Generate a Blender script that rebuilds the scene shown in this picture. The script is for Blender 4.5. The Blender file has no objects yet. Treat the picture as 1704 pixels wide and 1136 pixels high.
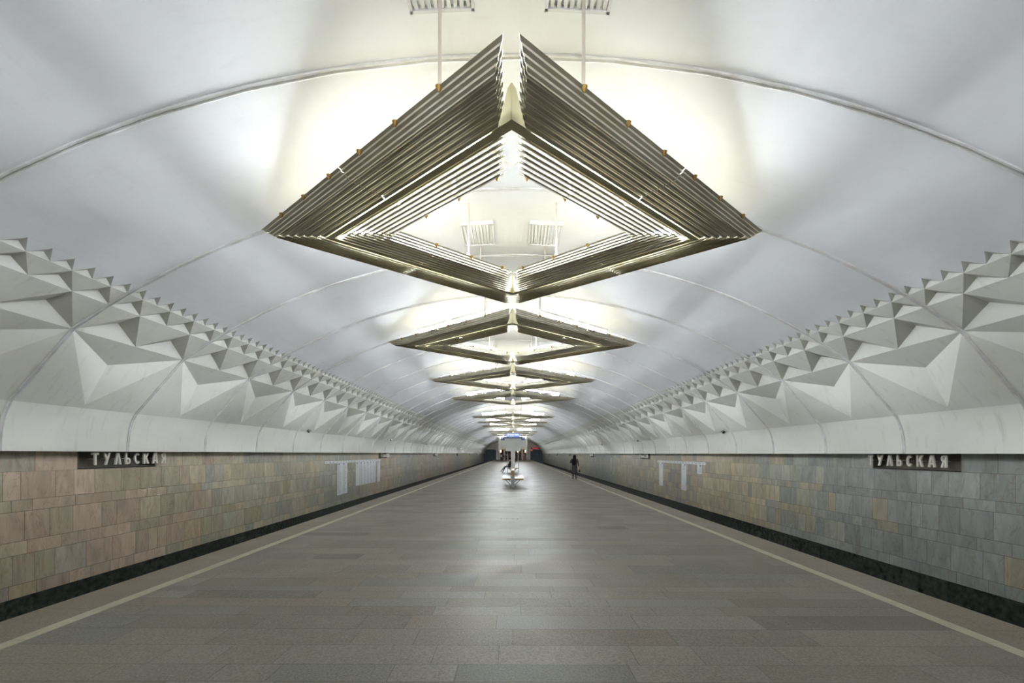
import bpy, math, random
from mathutils import Vector, Matrix
random.seed(7)
C = bpy.context.scene.collection
scene = bpy.context.scene
PI = math.pi
EYE = 1.83            # eye height above the platform

# ------------------------------------------------------------------ camera
cam_d = bpy.data.cameras.new('camera')
cam_d.sensor_width = 36.0
cam_d.lens = 16.0
cam_d.shift_x = -2.0 / 1704
cam_d.shift_y = 186.5 / 1704
cam_d.clip_start = 0.05
cam_d.clip_end = 400
cam = bpy.data.objects.new('camera', cam_d)
C.objects.link(cam)
cam.matrix_world = Matrix.Translation((0, 0, EYE)) @ Matrix.Rotation(PI/2, 4, 'X') @ Matrix.Rotation(math.radians(0.16), 4, 'Z')
scene.camera = cam

# ------------------------------------------------------------------ world, exposure
w = bpy.data.worlds.new('world'); scene.world = w; w.use_nodes = True
w.node_tree.nodes['Background'].inputs[0].default_value = (0.8, 0.85, 0.9, 1)
w.node_tree.nodes['Background'].inputs[1].default_value = 0.02
scene.view_settings.view_transform = 'Standard'
scene.view_settings.look = 'None'
scene.view_settings.gamma = 1
scene.view_settings.exposure = 0.0
scene.view_settings.use_curve_mapping = False
scene.cycles.adaptive_threshold = 0.03
scene.cycles.max_bounces = 8
scene.cycles.glossy_bounces = 3
LAMP = 240.0           # emission of the fluorescent tubes

# ------------------------------------------------------------------ materials
def mat(name, col, rough=0.5, metal=0.0, emit=None, estr=0.0, spec=0.5):
    m = bpy.data.materials.new(name); m.use_nodes = True
    b = m.node_tree.nodes['Principled BSDF']
    b.inputs['Base Color'].default_value = (*col, 1)
    b.inputs['Roughness'].default_value = rough
    b.inputs['Metallic'].default_value = metal
    b.inputs['Specular IOR Level'].default_value = spec
    if emit:
        b.inputs['Emission Color'].default_value = (*emit, 1)
        b.inputs['Emission Strength'].default_value = estr
    return m

def noise_mat(name, c0, c1, scale, rough=0.5, bump=0.0, bscale=None, metal=0.0, stretch=(1, 1, 1), spec=0.5, detail=6, lo=0.35, hi=0.65):
    m = mat(name, c0, rough, metal, spec=spec)
    nt = m.node_tree; N = nt.nodes; L = nt.links; b = N['Principled BSDF']
    tc = N.new('ShaderNodeTexCoord'); mp = N.new('ShaderNodeMapping'); mp.inputs['Scale'].default_value = stretch
    L.new(tc.outputs['Object'], mp.inputs[0])
    n = N.new('ShaderNodeTexNoise'); n.inputs['Scale'].default_value = scale; n.inputs['Detail'].default_value = detail
    L.new(mp.outputs[0], n.inputs['Vector'])
    r = N.new('ShaderNodeValToRGB'); r.color_ramp.elements[0].position = lo; r.color_ramp.elements[1].position = hi
    r.color_ramp.elements[0].color = (*c0, 1); r.color_ramp.elements[1].color = (*c1, 1)
    L.new(n.outputs[0], r.inputs[0]); L.new(r.outputs[0], b.inputs['Base Color'])
    if bump:
        n2 = N.new('ShaderNodeTexNoise'); n2.inputs['Scale'].default_value = bscale or scale; n2.inputs['Detail'].default_value = 4
        L.new(tc.outputs['Object'], n2.inputs['Vector'])
        bp = N.new('ShaderNodeBump'); bp.inputs['Strength'].default_value = bump; bp.inputs['Distance'].default_value = 0.05
        L.new(n2.outputs[0], bp.inputs['Height']); L.new(bp.outputs[0], b.inputs['Normal'])
    return m

def mix_rgb(N, L, kind, fac, a, b):
    x = N.new('ShaderNodeMix'); x.data_type = 'RGBA'; x.blend_type = kind
    for i, v in ((0, fac), (6, a), (7, b)):
        if hasattr(v, 'is_output') or hasattr(v, 'links'): L.new(v, x.inputs[i])
        elif i == 0: x.inputs[0].default_value = v
        else: x.inputs[i].default_value = (*v, 1)
    return x.outputs[2]

def plaster(name, col, dirt):
    m = mat(name, col, 0.55, spec=0.35)
    nt = m.node_tree; N = nt.nodes; L = nt.links; b = N['Principled BSDF']
    tc = N.new('ShaderNodeTexCoord')
    def nz(scale, st, detail=5, lo=.4, hi=.75):
        mp = N.new('ShaderNodeMapping'); mp.inputs['Scale'].default_value = st; L.new(tc.outputs['Object'], mp.inputs[0])
        n = N.new('ShaderNodeTexNoise'); n.inputs['Scale'].default_value = scale; n.inputs['Detail'].default_value = detail
        L.new(mp.outputs[0], n.inputs['Vector'])
        r = N.new('ShaderNodeMapRange'); r.inputs[1].default_value = lo; r.inputs[2].default_value = hi
        L.new(n.outputs[0], r.inputs[0]); return r.outputs[0], n.outputs[0]
    a, _ = nz(0.7, (1, 1, 1)); c, h = nz(2.2, (1, .35, 1), 7, .5, .8)
    s, _ = nz(3.0, (1, 3.2, .5), 6, .58, .85)
    o = mix_rgb(N, L, 'MIX', a, col, tuple(x * .94 for x in col))
    o = mix_rgb(N, L, 'MIX', c, o, tuple(x * .93 for x in col))
    mm = N.new('ShaderNodeMath'); mm.operation = 'MULTIPLY'; L.new(s, mm.inputs[0]); mm.inputs[1].default_value = dirt
    o = mix_rgb(N, L, 'MIX', mm.outputs[0], o, (.42, .38, .31))
    L.new(o, b.inputs['Base Color'])
    bp = N.new('ShaderNodeBump'); bp.inputs['Strength'].default_value = .35; bp.inputs['Distance'].default_value = .03
    L.new(h, bp.inputs['Height']); L.new(bp.outputs[0], b.inputs['Normal'])
    return m

def tile_mat(name, kind):
    """colour comes from the per-tile attribute, veins and speckle from noise"""
    m = mat(name, (.4, .4, .4), 0.3)
    nt = m.node_tree; N = nt.nodes; L = nt.links; b = N['Principled BSDF']
    at = N.new('ShaderNodeAttribute'); at.attribute_name = 'tint'
    ar = N.new('ShaderNodeAttribute'); ar.attribute_name = 'seed'
    tc = N.new('ShaderNodeTexCoord')
    sc = N.new('ShaderNodeVectorMath'); sc.operation = 'SCALE'; sc.inputs[3].default_value = 37.0
    L.new(ar.outputs['Vector'], sc.inputs[0])
    ad = N.new('ShaderNodeVectorMath'); ad.operation = 'ADD'
    L.new(tc.outputs['Object'], ad.inputs[0]); L.new(sc.outputs[0], ad.inputs[1])
    n = N.new('ShaderNodeTexNoise'); r = N.new('ShaderNodeMapRange')
    if kind == 'marble':
        mp = N.new('ShaderNodeMapping'); mp.inputs['Scale'].default_value = (1, 2.4, .8)
        L.new(ad.outputs[0], mp.inputs[0])
        n.inputs['Scale'].default_value = 1.6; n.inputs['Detail'].default_value = 7; n.inputs['Distortion'].default_value = 1.3
        L.new(mp.outputs[0], n.inputs['Vector'])
        r.inputs[1].default_value = .3; r.inputs[2].default_value = .7; r.inputs[3].default_value = .80; r.inputs[4].default_value = 1.16
        L.new(n.outputs[0], r.inputs[0])
        n3 = N.new('ShaderNodeTexNoise'); n3.inputs['Scale'].default_value = 1.1; n3.inputs['Detail'].default_value = 5; n3.inputs['Distortion'].default_value = 2.2
        L.new(mp.outputs[0], n3.inputs['Vector'])
        vr = N.new('ShaderNodeValToRGB')
        e = vr.color_ramp.elements; e[0].position = .475; e[0].color = (0, 0, 0, 1); e[1].position = .5; e[1].color = (1, 1, 1, 1)
        e2 = vr.color_ramp.elements.new(.525); e2.color = (0, 0, 0, 1)
        L.new(n3.outputs[0], vr.inputs[0])
        b.inputs['Roughness'].default_value = .28
        mu = mix_rgb(N, L, 'MULTIPLY', 1.0, at.outputs['Color'], (1, 1, 1))
        mulnode = N.new('ShaderNodeVectorMath'); mulnode.operation = 'SCALE'
        L.new(mu, mulnode.inputs[0]); L.new(r.outputs[0], mulnode.inputs[3])
        vm = N.new('ShaderNodeMath'); vm.operation = 'MULTIPLY'; vm.inputs[1].default_value = .45
        L.new(vr.outputs[0], vm.inputs[0])
        o = mix_rgb(N, L, 'MULTIPLY', vm.outputs[0], mulnode.outputs[0], (.72, .47, .33))
        L.new(o, b.inputs['Base Color'])
    else:
        n.inputs['Scale'].default_value = 55; n.inputs['Detail'].default_value = 3
        L.new(ad.outputs[0], n.inputs['Vector'])
        r.inputs[1].default_value = .3; r.inputs[2].default_value = .72; r.inputs[3].default_value = .72; r.inputs[4].default_value = 1.35
        L.new(n.outputs[0], r.inputs[0])
        n4 = N.new('ShaderNodeTexNoise'); n4.inputs['Scale'].default_value = 1.1; n4.inputs['Detail'].default_value = 6
        L.new(tc.outputs['Object'], n4.inputs['Vector'])
        r4 = N.new('ShaderNodeMapRange'); r4.inputs[1].default_value = .3; r4.inputs[2].default_value = .7
        r4.inputs[3].default_value = .42; r4.inputs[4].default_value = .54; b.inputs['Specular IOR Level'].default_value = .32
        L.new(n4.outputs[0], r4.inputs[0]); L.new(r4.outputs[0], b.inputs['Roughness'])
        mulnode = N.new('ShaderNodeVectorMath'); mulnode.operation = 'SCALE'
        L.new(at.outputs['Color'], mulnode.inputs[0]); L.new(r.outputs[0], mulnode.inputs[3])
        vo = N.new('ShaderNodeTexVoronoi'); vo.inputs['Scale'].default_value = 9
        L.new(tc.outputs['Object'], vo.inputs['Vector'])
        vr = N.new('ShaderNodeMapRange'); vr.inputs[1].default_value = .10; vr.inputs[2].default_value = .06; L.new(vo.outputs['Distance'], vr.inputs[0])
        vm = N.new('ShaderNodeMath'); vm.operation = 'MULTIPLY'; vm.inputs[1].default_value = .35; L.new(vr.outputs[0], vm.inputs[0])
        o = mix_rgb(N, L, 'MIX', vm.outputs[0], mulnode.outputs[0], (.36, .31, .25))
        L.new(o, b.inputs['Base Color'])
    return m

M = {}
M['vault'] = plaster('vault_plaster', (.90, .90, .915), .08)
M['relief'] = plaster('relief_plaster', (.79, .78, .725), .45)
M['rib'] = noise_mat('rib_plaster', (.62, .60, .56), (.78, .77, .76), 5, .6, lo=.3, hi=.6)
M['marble'] = tile_mat('marble_tiles', 'marble')
M['granite'] = tile_mat('granite_paving', 'granite')
M['dark_granite'] = noise_mat('black_green_granite', (.018, .022, .018), (.055, .06, .05), 9, .25, detail=8)
M['concrete'] = noise_mat('dark_concrete', (.05, .048, .045), (.09, .085, .08), 2, .85)
M['line'] = noise_mat('cream_line', (.42, .39, .29), (.52, .49, .38), 3, .4)
M['brass'] = noise_mat('gold_anodised_metal', (.50, .46, .27), (.62, .58, .38), 1.6, .40, metal=.45, stretch=(1, 1, 1))
M['louver'] = noise_mat('champagne_louvre_metal', (.56, .515, .385), (.70, .66, .54), 1.3, .33, metal=.45)
M['knob'] = mat('brown_brass', (.42, .25, .08), .35, .8)
M['rod'] = mat('rod_paint', (.62, .56, .50), .45, .2)
M['grille'] = mat('grille_paint', (.85, .85, .86), .5)
M['grille_dark'] = mat('grille_frame_paint', (.72, .71, .71), .5)
M['tube'] = mat('lit_tube', (.9, .9, .9), .4, emit=(.885, .945, 1.0), estr=LAMP)
M['tube_off'] = mat('unlit_tube', (.85, .85, .86), .3)
M['housing'] = mat('lamp_housing_baffle', (.85, .85, .84), .45)
M['letter'] = mat('letter_metal', (.74, .71, .64), .45, .05)
M['niche'] = noise_mat('niche_stone', (.10, .095, .07), (.17, .15, .12), 4, .5)
M['panel'] = mat('route_panel', (.86, .87, .90), .4)
M['ink'] = mat('faint_print', (.48, .49, .52), .6)
M['ink_blue'] = mat('blue_print', (.10, .12, .28), .5)
M['black'] = mat('black_plastic', (.02, .02, .02), .4)
M['wood'] = noise_mat('bench_wood', (.34, .20, .09), (.46, .29, .14), 12, .3, stretch=(1, .15, 1))
M['steel'] = mat('grey_steel', (.33, .35, .35), .35, .6)
M['white'] = mat('white_paint', (.72, .71, .66), .4)
M['board'] = mat('sign_board', (.62, .61, .56), .45)
M['blue'] = mat('blue_enamel', (.03, .06, .20), .35)
M['screen'] = mat('lit_screen', (.1, .15, .4), .3, emit=(.22, .32, .95), estr=.9)
M['screen_white'] = mat('lit_text', (.8, .8, .9), .3, emit=(.8, .88, 1), estr=1.2)
M['red_lit'] = mat('red_lit_display', (.5, .02, .02), .4, emit=(1, .06, .07), estr=.7)
M['red'] = mat('red_enamel', (.55, .07, .07), .4)
M['portal'] = noise_mat('dark_blue_portal', (.07, .10, .12), (.09, .125, .15), 3, .6)
M['brown'] = noise_mat('red_brown_cladding', (.16, .07, .045), (.25, .12, .08), 2, .4)
M['warm'] = mat('warm_lamp', (.9, .7, .5), .4, emit=(1, .72, .42), estr=5)
M['skin'] = mat('skin', (.55, .35, .26), .5)
M['hair'] = mat('dark_hair', (.010, .008, .008), .7, spec=.15)
M['boots'] = mat('black_boots', (.012, .012, .013), .35)
M['jeans'] = mat('blue_grey_jeans', (.07, .085, .12), .8)
M['darkcloth'] = mat('dark_cloth', (.025, .027, .035), .85)
M['paleshoe'] = mat('pale_shoes', (.6, .6, .6), .6)
M['palecloth'] = mat('pale_cloth', (.45, .45, .46), .85)
def coat_mat():
    m = mat('grey_checked_coat', (.1, .1, .1), .9)
    nt = m.node_tree; N = nt.nodes; L = nt.links
    tc = N.new('ShaderNodeTexCoord'); ck = N.new('ShaderNodeTexChecker'); ck.inputs['Scale'].default_value = 45
    ck.inputs[1].default_value = (.10, .097, .09, 1); ck.inputs[2].default_value = (.028, .027, .025, 1)
    L.new(tc.outputs['Object'], ck.inputs[0]); L.new(ck.outputs[0], N['Principled BSDF'].inputs['Base Color'])
    return m
M['coat'] = coat_mat()

# ------------------------------------------------------------------ helpers
class MB:
    def __init__(s): s.v = []; s.f = []; s.smooth = False; s.col = []; s.seed = []
    def poly(s, pts, col=None, seed=None):
        i = len(s.v); s.v += [tuple(p) for p in pts]; s.f.append(tuple(range(i, i + len(pts))))
        s.col.append(col); s.seed.append(seed)
    def box(s, a, b, M4=None):
        x0, y0, z0 = a; x1, y1, z1 = b
        p = [Vector(q) for q in ((x0,y0,z0),(x1,y0,z0),(x1,y1,z0),(x0,y1,z0),(x0,y0,z1),(x1,y0,z1),(x1,y1,z1),(x0,y1,z1))]
        if M4: p = [M4 @ q for q in p]
        i = len(s.v); s.v += [tuple(q) for q in p]
        for f in ((0,3,2,1),(4,5,6,7),(0,1,5,4),(1,2,6,5),(2,3,7,6),(3,0,4,7)):
            s.f.append(tuple(i + k for k in f)); s.col.append(None); s.seed.append(None)
    def loft(s, rings, closed=True, cap=True):
        n = len(rings[0]); i = len(s.v)
        for r in rings: s.v += [tuple(q) for q in r]
        for a in range(len(rings) - 1):
            for k in range(n if closed else n - 1):
                k2 = (k + 1) % n
                s.f.append((i+a*n+k, i+a*n+k2, i+(a+1)*n+k2, i+(a+1)*n+k)); s.col.append(None); s.seed.append(None)
        if cap and closed:
            s.f.append(tuple(i + k for k in reversed(range(n)))); s.col.append(None); s.seed.append(None)
            e = i + (len(rings)-1)*n
            s.f.append(tuple(e + k for k in range(n))); s.col.append(None); s.seed.append(None)
    def tube(s, p0, p1, r0, r1=None, n=10):
        r1 = r0 if r1 is None else r1
        p0 = Vector(p0); p1 = Vector(p1); d = (p1 - p0).normalized()
        u = d.orthogonal().normalized(); v = d.cross(u)
        s.loft([[p + (u*math.cos(2*PI*k/n) + v*math.sin(2*PI*k/n))*r for k in range(n)] for p, r in ((p0, r0), (p1, r1))])
    def ellipsoid(s, c, rx, ry, rz, nu=14, nv=9, M4=None):
        rings = []
        for j in range(nv + 1):
            t = -PI/2 + PI*j/nv; t = max(-PI/2+.02, min(PI/2-.02, t))
            ring = []
            for k in range(nu):
                a = 2*PI*k/nu
                q = Vector((rx*math.cos(t)*math.cos(a), ry*math.cos(t)*math.sin(a), rz*math.sin(t)))
                if M4: q = M4 @ q
                ring.append(Vector(c) + q)
            rings.append(ring)
        s.loft(rings)
    def build(s, name, m, parent=None, smooth=False):
        me = bpy.data.meshes.new(name); me.from_pydata(s.v, [], s.f)
        if any(c is not None for c in s.col):
            for an, src in (('tint', s.col), ('seed', s.seed)):
                at = me.color_attributes.new(an, 'FLOAT_COLOR', 'CORNER')
                vals = []
                for p, c in zip(me.polygons, src):
                    c = c or (0, 0, 0)
                    vals += [c[0], c[1], c[2], 1.0] * p.loop_total
                at.data.foreach_set('color', vals)
        if smooth: me.polygons.foreach_set('use_smooth', [True]*len(me.polygons))
        me.materials.append(m); me.update()
        o = bpy.data.objects.new(name, me); C.objects.link(o)
        if parent: o.parent = parent
        return o

def thing(name, label, cat, loc=(0, 0, 0), rz=0, group=None):
    o = bpy.data.objects.new(name, None); C.objects.link(o); o.empty_display_size = .2
    o.location = loc; o.rotation_euler = (0, 0, rz); o['label'] = label; o['category'] = cat
    if group: o['group'] = group
    return o
def tag(o, label, cat, group=None):
    o['label'] = label; o['category'] = cat
    if group: o['group'] = group
    return o
def struct(o): o['kind'] = 'structure'; return o
def copy_tree(o, parent=None):
    c = o.copy(); C.objects.link(c)
    if parent: c.parent = parent
    for ch in list(o.children): copy_tree(ch, c)
    return c

# ------------------------------------------------------------------ dimensions
VX = 0.06                      # the vault's axis
PX = -0.06                     # the platform's axis
Y0, Y1 = -12.36, 131.0
MOD = 2.47; RIB0 = 7.4
R = 12.5; CRX = 4.31 + EYE     # crown height
def arc(x): return CRX - (R - math.sqrt(R*R - x*x))
L4, L3, L2, L1 = 6.15, 6.34, 6.64, 7.23
CREASE = (8.24, .84 + EYE); FOOT = (8.42, .02 + EYE)
COVE = [CREASE, (8.31, .70+EYE), (8.365, .54+EYE), (8.40, .36+EYE), (8.42, .18+EYE), FOOT]
n_lo = math.floor((Y0 - RIB0)/MOD); n_hi = math.ceil((Y1 - RIB0)/MOD)
ybase = RIB0 + n_lo*MOD; yend = RIB0 + n_hi*MOD; Y1 = yend; Y0 = ybase

# ------------------------------------------------------------------ the vault
mb = MB()
xs = [L4*math.sin(PI/2*k/24) if False else -L4 + 2*L4*k/48 for k in range(49)]
nseg = n_hi - n_lo
for j in range(nseg):
    ya, yb = ybase + j*MOD, ybase + (j+1)*MOD
    for a, b in zip(xs[:-1], xs[1:]):
        mb.poly([(a+VX, ya, arc(a)), (a+VX, yb, arc(a)), (b+VX, yb, arc(b)), (b+VX, ya, arc(b))])
ceil = mb.build('ceiling', M['vault'], smooth=True); struct(ceil)
# merge the doubled verts so that shading is smooth
import bmesh
def weld(o):
    bm = bmesh.new(); bm.from_mesh(o.data); bmesh.ops.remove_doubles(bm, verts=bm.verts, dist=1e-4); bm.to_mesh(o.data); bm.free()
weld(ceil)

def relief(side):
    m = MB(); vaultf = []
    def P(q, y): return (VX + side*q[0], y, q[1])
    def tri(*p): m.poly(p if side < 0 else list(reversed(p)))
    def row(lo, hi, w, fr=.44, dep=.115):
        a = Vector(lo); b = Vector(hi); d = b - a; h = d.length; d.normalize()
        nrm = Vector((d.y, -d.x));  nrm = nrm if nrm.x > 0 and nrm.y > 0 else -nrm
        pk = a + d*h*fr + nrm*dep*(w/1.235)
        n = round((yend - ybase)/w)
        for k in range(n):
            y = ybase + k*w
            b0, b1, t, p = P(a, y), P(a, y+w), P(b, y+w/2), P(pk, y+w/2)
            tri(b0, b1, p); tri(b1, t, p); tri(t, b0, p)
            if k < n-1:
                if w < .4: vaultf.append(len(m.f))
                tri(b1, P(b, y+1.5*w), t)
    row((L1, arc(L1)), (L2, arc(L2)), MOD/2)
    row((L2, arc(L2)), (L3, arc(L3)), MOD/4)
    row((L3, arc(L3)), (L4, arc(L4)), MOD/8)
    N = Vector((L1, arc(L1))); F = Vector(CREASE); d = (F - N); h = d.length; d.normalize()
    nrm = Vector((-d.y, d.x)); nrm = nrm if nrm.x > 0 else -nrm
    Rr = N + d*h*.945; Q = N + d*.615 + nrm*.17
    for k in range(nseg):
        y = ybase + k*MOD; ym = y + MOD/2
        n0, n1, f0, f1, r, q = P(N, y), P(N, y+MOD), P(F, y), P(F, y+MOD), P(Rr, ym), P(Q, ym)
        tri(n0, q, n1); tri(n0, r, q); tri(q, r, n1)
        tri(n0, f0, r); tri(r, f0, f1); tri(n1, r, f1)
    o = m.build('trim_%d' % (1 if side < 0 else 2), M['relief']); struct(o)
    o.data.materials.append(M['vault'])
    for i in vaultf: o.data.polygons[i].material_index = 1
    weld(o)
    # cove below the folded relief, smooth
    m = MB()
    prof = COVE + [(8.70, FOOT[1])]
    for a, b in zip(prof[:-1], prof[1:]):
        for k in range(nseg):
            y = ybase + k*MOD
            q = [P(a, y), P(b, y), P(b, y+MOD), P(a, y+MOD)]
            m.poly(q if side < 0 else q[::-1])
    o = m.build('trim_%d' % (3 if side < 0 else 4), M['relief'], smooth=True); struct(o)
    bm = bmesh.new(); bm.from_mesh(o.data); bmesh.ops.remove_doubles(bm, verts=bm.verts, dist=1e-4)
    for e in bm.edges:
        if all(abs(v.co.z - FOOT[1]) < 1e-3 and abs(abs(v.co.x-VX) - 8.42) < 1e-3 for v in e.verts): e.smooth = False
    bm.to_mesh(o.data); bm.free()
relief(-1); relief(1)

# ribs: a narrow raised batten with a groove on each, following the whole profile
prof = [(x, arc(x)) for x in [0, 1, 2, 3, 4, 4.8, 5.5, L4, L3, L2, L1]] + COVE
full = [(-x, z) for x, z in reversed(prof)] + prof[1:]
def rib_mesh(hw=.034):
    m = MB(); pts = [Vector(p) for p in full]; rings = []
    for i, p in enumerate(pts):
        t = (pts[min(i+1, len(pts)-1)] - pts[max(i-1, 0)]).normalized()
        n = Vector((t.y, -t.x))          # points into the hall
        if n.y > 0: n = -n
        if i in (0, len(pts)-1): n = Vector((1 if p.x < 0 else -1, 0))
        def q(off, y): c = p + n*off; return (c.x + VX, y, c.y)
        rings.append([q(-.02, -hw), q(.016, -hw), q(.022, -hw*.55), q(.004, -hw*.15), q(.004, hw*.15), q(.022, hw*.55), q(.016, hw), q(-.02, hw)])
    m.loft(rings); return m
first = None; tn = 5
for n in range(n_lo, n_hi):
    y = RIB0 + n*MOD
    if y < -5: continue
    if first is None:
        o = rib_mesh().build('trim_%d' % tn, M['rib']); first = o
    else:
        o = first.copy(); o.name = 'trim_%d' % tn; C.objects.link(o)
    o.location.y = y; struct(o); tn += 1

# ------------------------------------------------------------------ track walls
WX = 8.62                                # marble face
def lerp_key(keys, y):
    for (a, ca), (b, cb) in zip(keys[:-1], keys[1:]):
        if a <= y <= b:
            t = (y-a)/(b-a); return [ca[i]*(1-t) + cb[i]*t for i in range(3)]
    return list(keys[0][1] if y < keys[0][0] else keys[-1][1])
PK = (.56, .455, .355); BG = (.54, .485, .36); GG = (.44, .445, .37); GR = (.36, .375, .365); YL = (.56, .47, .28); DG = (.28, .295, .29)
left_keys = [(-20, GG), (6, BG), (8, PK), (10.5, PK), (12.5, BG), (14.5, GG), (17, BG), (20, GG), (25, GG), (28, PK), (31, PK), (34, GG), (38, GR), (43, PK), (50, GG), (58, PK), (70, GR), (85, BG), (100, GR), (140, GG)]
right_keys = [(-20, GR), (9.5, GR), (12, GR), (14.5, GG), (16, BG), (19, BG), (21.5, PK), (23, GR), (26, BG), (31, GG), (37, BG), (40, GR), (44, DG), (50, GR), (60, BG), (75, GR), (90, GG), (110, GR), (140, GG)]
SIGNS_L = [(8.99 + 20.1*k) for k in range(6)]
SIGNS_R = [(8.86 + 20.1*k) for k in range(6)]
NLS = {-1: 1.95, 1: 2.18}                # niche lengths
rowz = [-.335, -.83, -1.03, -1.545, -1.78, -2.29, -2.52]
def wall(side):
    keys = left_keys if side < 0 else right_keys
    nm = 'left' if side < 0 else 'right'
    rnd = random.Random(3 if side < 0 else 9)
    m = MB(); g = .0035
    X = VX + side*WX
    def quad(x, ya, yb, za, zb, col, seed):
        p = [(x, ya, za), (x, yb, za), (x, yb, zb), (x, ya, zb)]
        m.poly(p if side > 0 else p[::-1], col, seed)
    def tint(y, amp=1.0):
        yy = y + rnd.uniform(-2.2, 2.2)
        c = lerp_key(keys, yy); v = rnd.uniform(.84, 1.14)
        if rnd.random() < .09*amp: c = [a*.5 + b*.5 for a, b in zip(c, YL)]
        if rnd.random() < .07*amp: c = [a*.6 + b*.4 for a, b in zip(c, GR)]
        return [a*v for a in c]
    z = [EYE + q for q in rowz]
    for i in range(6):
        tall = i % 2 == 0
        y = Y0 + rnd.uniform(0, .3)
        while y < Y1:
            wd = rnd.choice((.28, .36, .44, .52, .6, .62)) if tall else rnd.choice((.34, .45, .6, .8))
            quad(X, y+g, min(y+wd, Y1)-g, z[i+1]+g, z[i]-g, tint(y), [rnd.random() for _ in range(3)])
            y += wd
    # mortar behind, top ledge
    quad(X + side*.006, Y0, Y1, z[6], z[0], (.10, .085, .065), (0, 0, 0))
    p = [(X, Y0, z[0]), (X, Y1, z[0]), (X + side*.2, Y1, z[0]), (X + side*.2, Y0, z[0])]
    m.poly(p if side < 0 else p[::-1], (.3, .27, .22), (0, 0, 0))
    # the band above, set back a little, broken by the name niches
    XB = X + side*.045; zb0, zb1 = z[0], FOOT[1]
    holes = SIGNS_L if side < 0 else SIGNS_R
    y = Y0
    edges = []
    for h in holes + [None]:
        e = Y1 if h is None else h
        edges.append((y, e)); y = None if h is None else h + NLS[side]
    for a, b in edges:
        y = a
        while y < b - 1e-6:
            wd = rnd.choice((.45, .6, .75, .9))
            yy = min(y + wd, b); quad(XB, y+g, yy-g, zb0, zb1, [c*.92 for c in tint(y)], [rnd.random() for _ in range(3)]); y = yy
        quad(XB + side*.006, a, b, zb0, zb1, (.07, .06, .05), (0, 0, 0))
    struct(m.build('wall_%s' % nm, M['marble']))
    m = MB()
    m.box((min(X+side*.005, X+side*.3), Y0, -1.4), (max(X+side*.005, X+side*.3), Y1, z[6]-.003))
    struct(m.build('baseboard_%s' % nm, M['dark_granite']))
    # joints on the black plinth
    return X
wall(-1); wall(1)

# ------------------------------------------------------------------ platform and track pits
EX = 5.47
def floor():
    m = MB(); g = .0022; rnd = random.Random(5)
    def quad(xa, xb, ya, yb, col):
        m.poly([(xa, ya, 0), (xb, ya, 0), (xb, yb, 0), (xa, yb, 0)], col, [rnd.random() for _ in range(3)])
    def tint():
        r = rnd.random()
        if r < .60: c = (0.211, 0.190, 0.155)
        elif r < .78: c = (0.218, 0.205, 0.176)
        elif r < .88: c = (0.192, 0.192, 0.168)
        elif r < .965: c = (0.215, 0.177, 0.139)
        else: c = (0.138, 0.124, 0.104)
        v = rnd.uniform(.84, 1.10); return [(a*.75 + b*.25)*v for a, b in zip(c, (.205, .19, .158))]
    lx = 4.76 - .08
    # paving in three bays with rows of different depths so that the courses step
    bays = [(-lx, lx)]
    for (a, b) in bays:
        y = Y0 + rnd.uniform(0, .3)
        while y < Y1:
            d = rnd.choice((.22, .3, .3, .4, .4, .5)); x = a
            while x < b - 1e-6:
                wd = rnd.uniform(.45, 1.7) if x > a else rnd.uniform(.3, 1.6)
                xx = b if x + wd > b - .28 else x + wd
                quad(PX+x+g, PX+xx-g, y+g, min(y+d, Y1)-g, tint()); x = xx
            y += d
    for s in (-1, 1):
        y = Y0
        while y < Y1:
            d = rnd.choice((.6, .9, 1.2)); c = [q*1.0 for q in tint()] if rnd.random() < .3 else (0.215, 0.183, 0.143)
            a, b = sorted((PX + s*4.84, PX + s*EX)); quad(a+g, b-g, y+g, min(y+d, Y1)-g, c); y += d
    m.poly([(PX-EX, Y0, -.004), (PX+EX, Y0, -.004), (PX+EX, Y1, -.004), (PX-EX, Y1, -.004)], (.05, .047, .042), (0, 0, 0))
    o = struct(m.build('floor', M['granite']))
    k = 0
    for s in (-1, 1):
        m = MB(); a, b = sorted((PX + s*4.68, PX + s*4.84)); y = Y0
        while y < Y1: m.box((a+.004, y+.004, -.01), (b-.004, y+.596, .001)); y += .6
        struct(m.build('trim_%d' % (90+k), M['line'])); k += 1
    m = MB()      # platform body and track beds
    m.box((PX-EX+.005, Y0, -1.35), (PX+EX-.005, Y1, -.006))
    struct(m.build('floor', M['concrete']))
    for s in (-1, 1):
        m = MB(); a, b = sorted((PX + s*(EX-.01), VX + s*(WX+.1)))
        m.box((a, Y0, -1.5), (b, Y1, -1.35)); struct(m.build('floor', M['concrete']))
floor()

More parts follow.
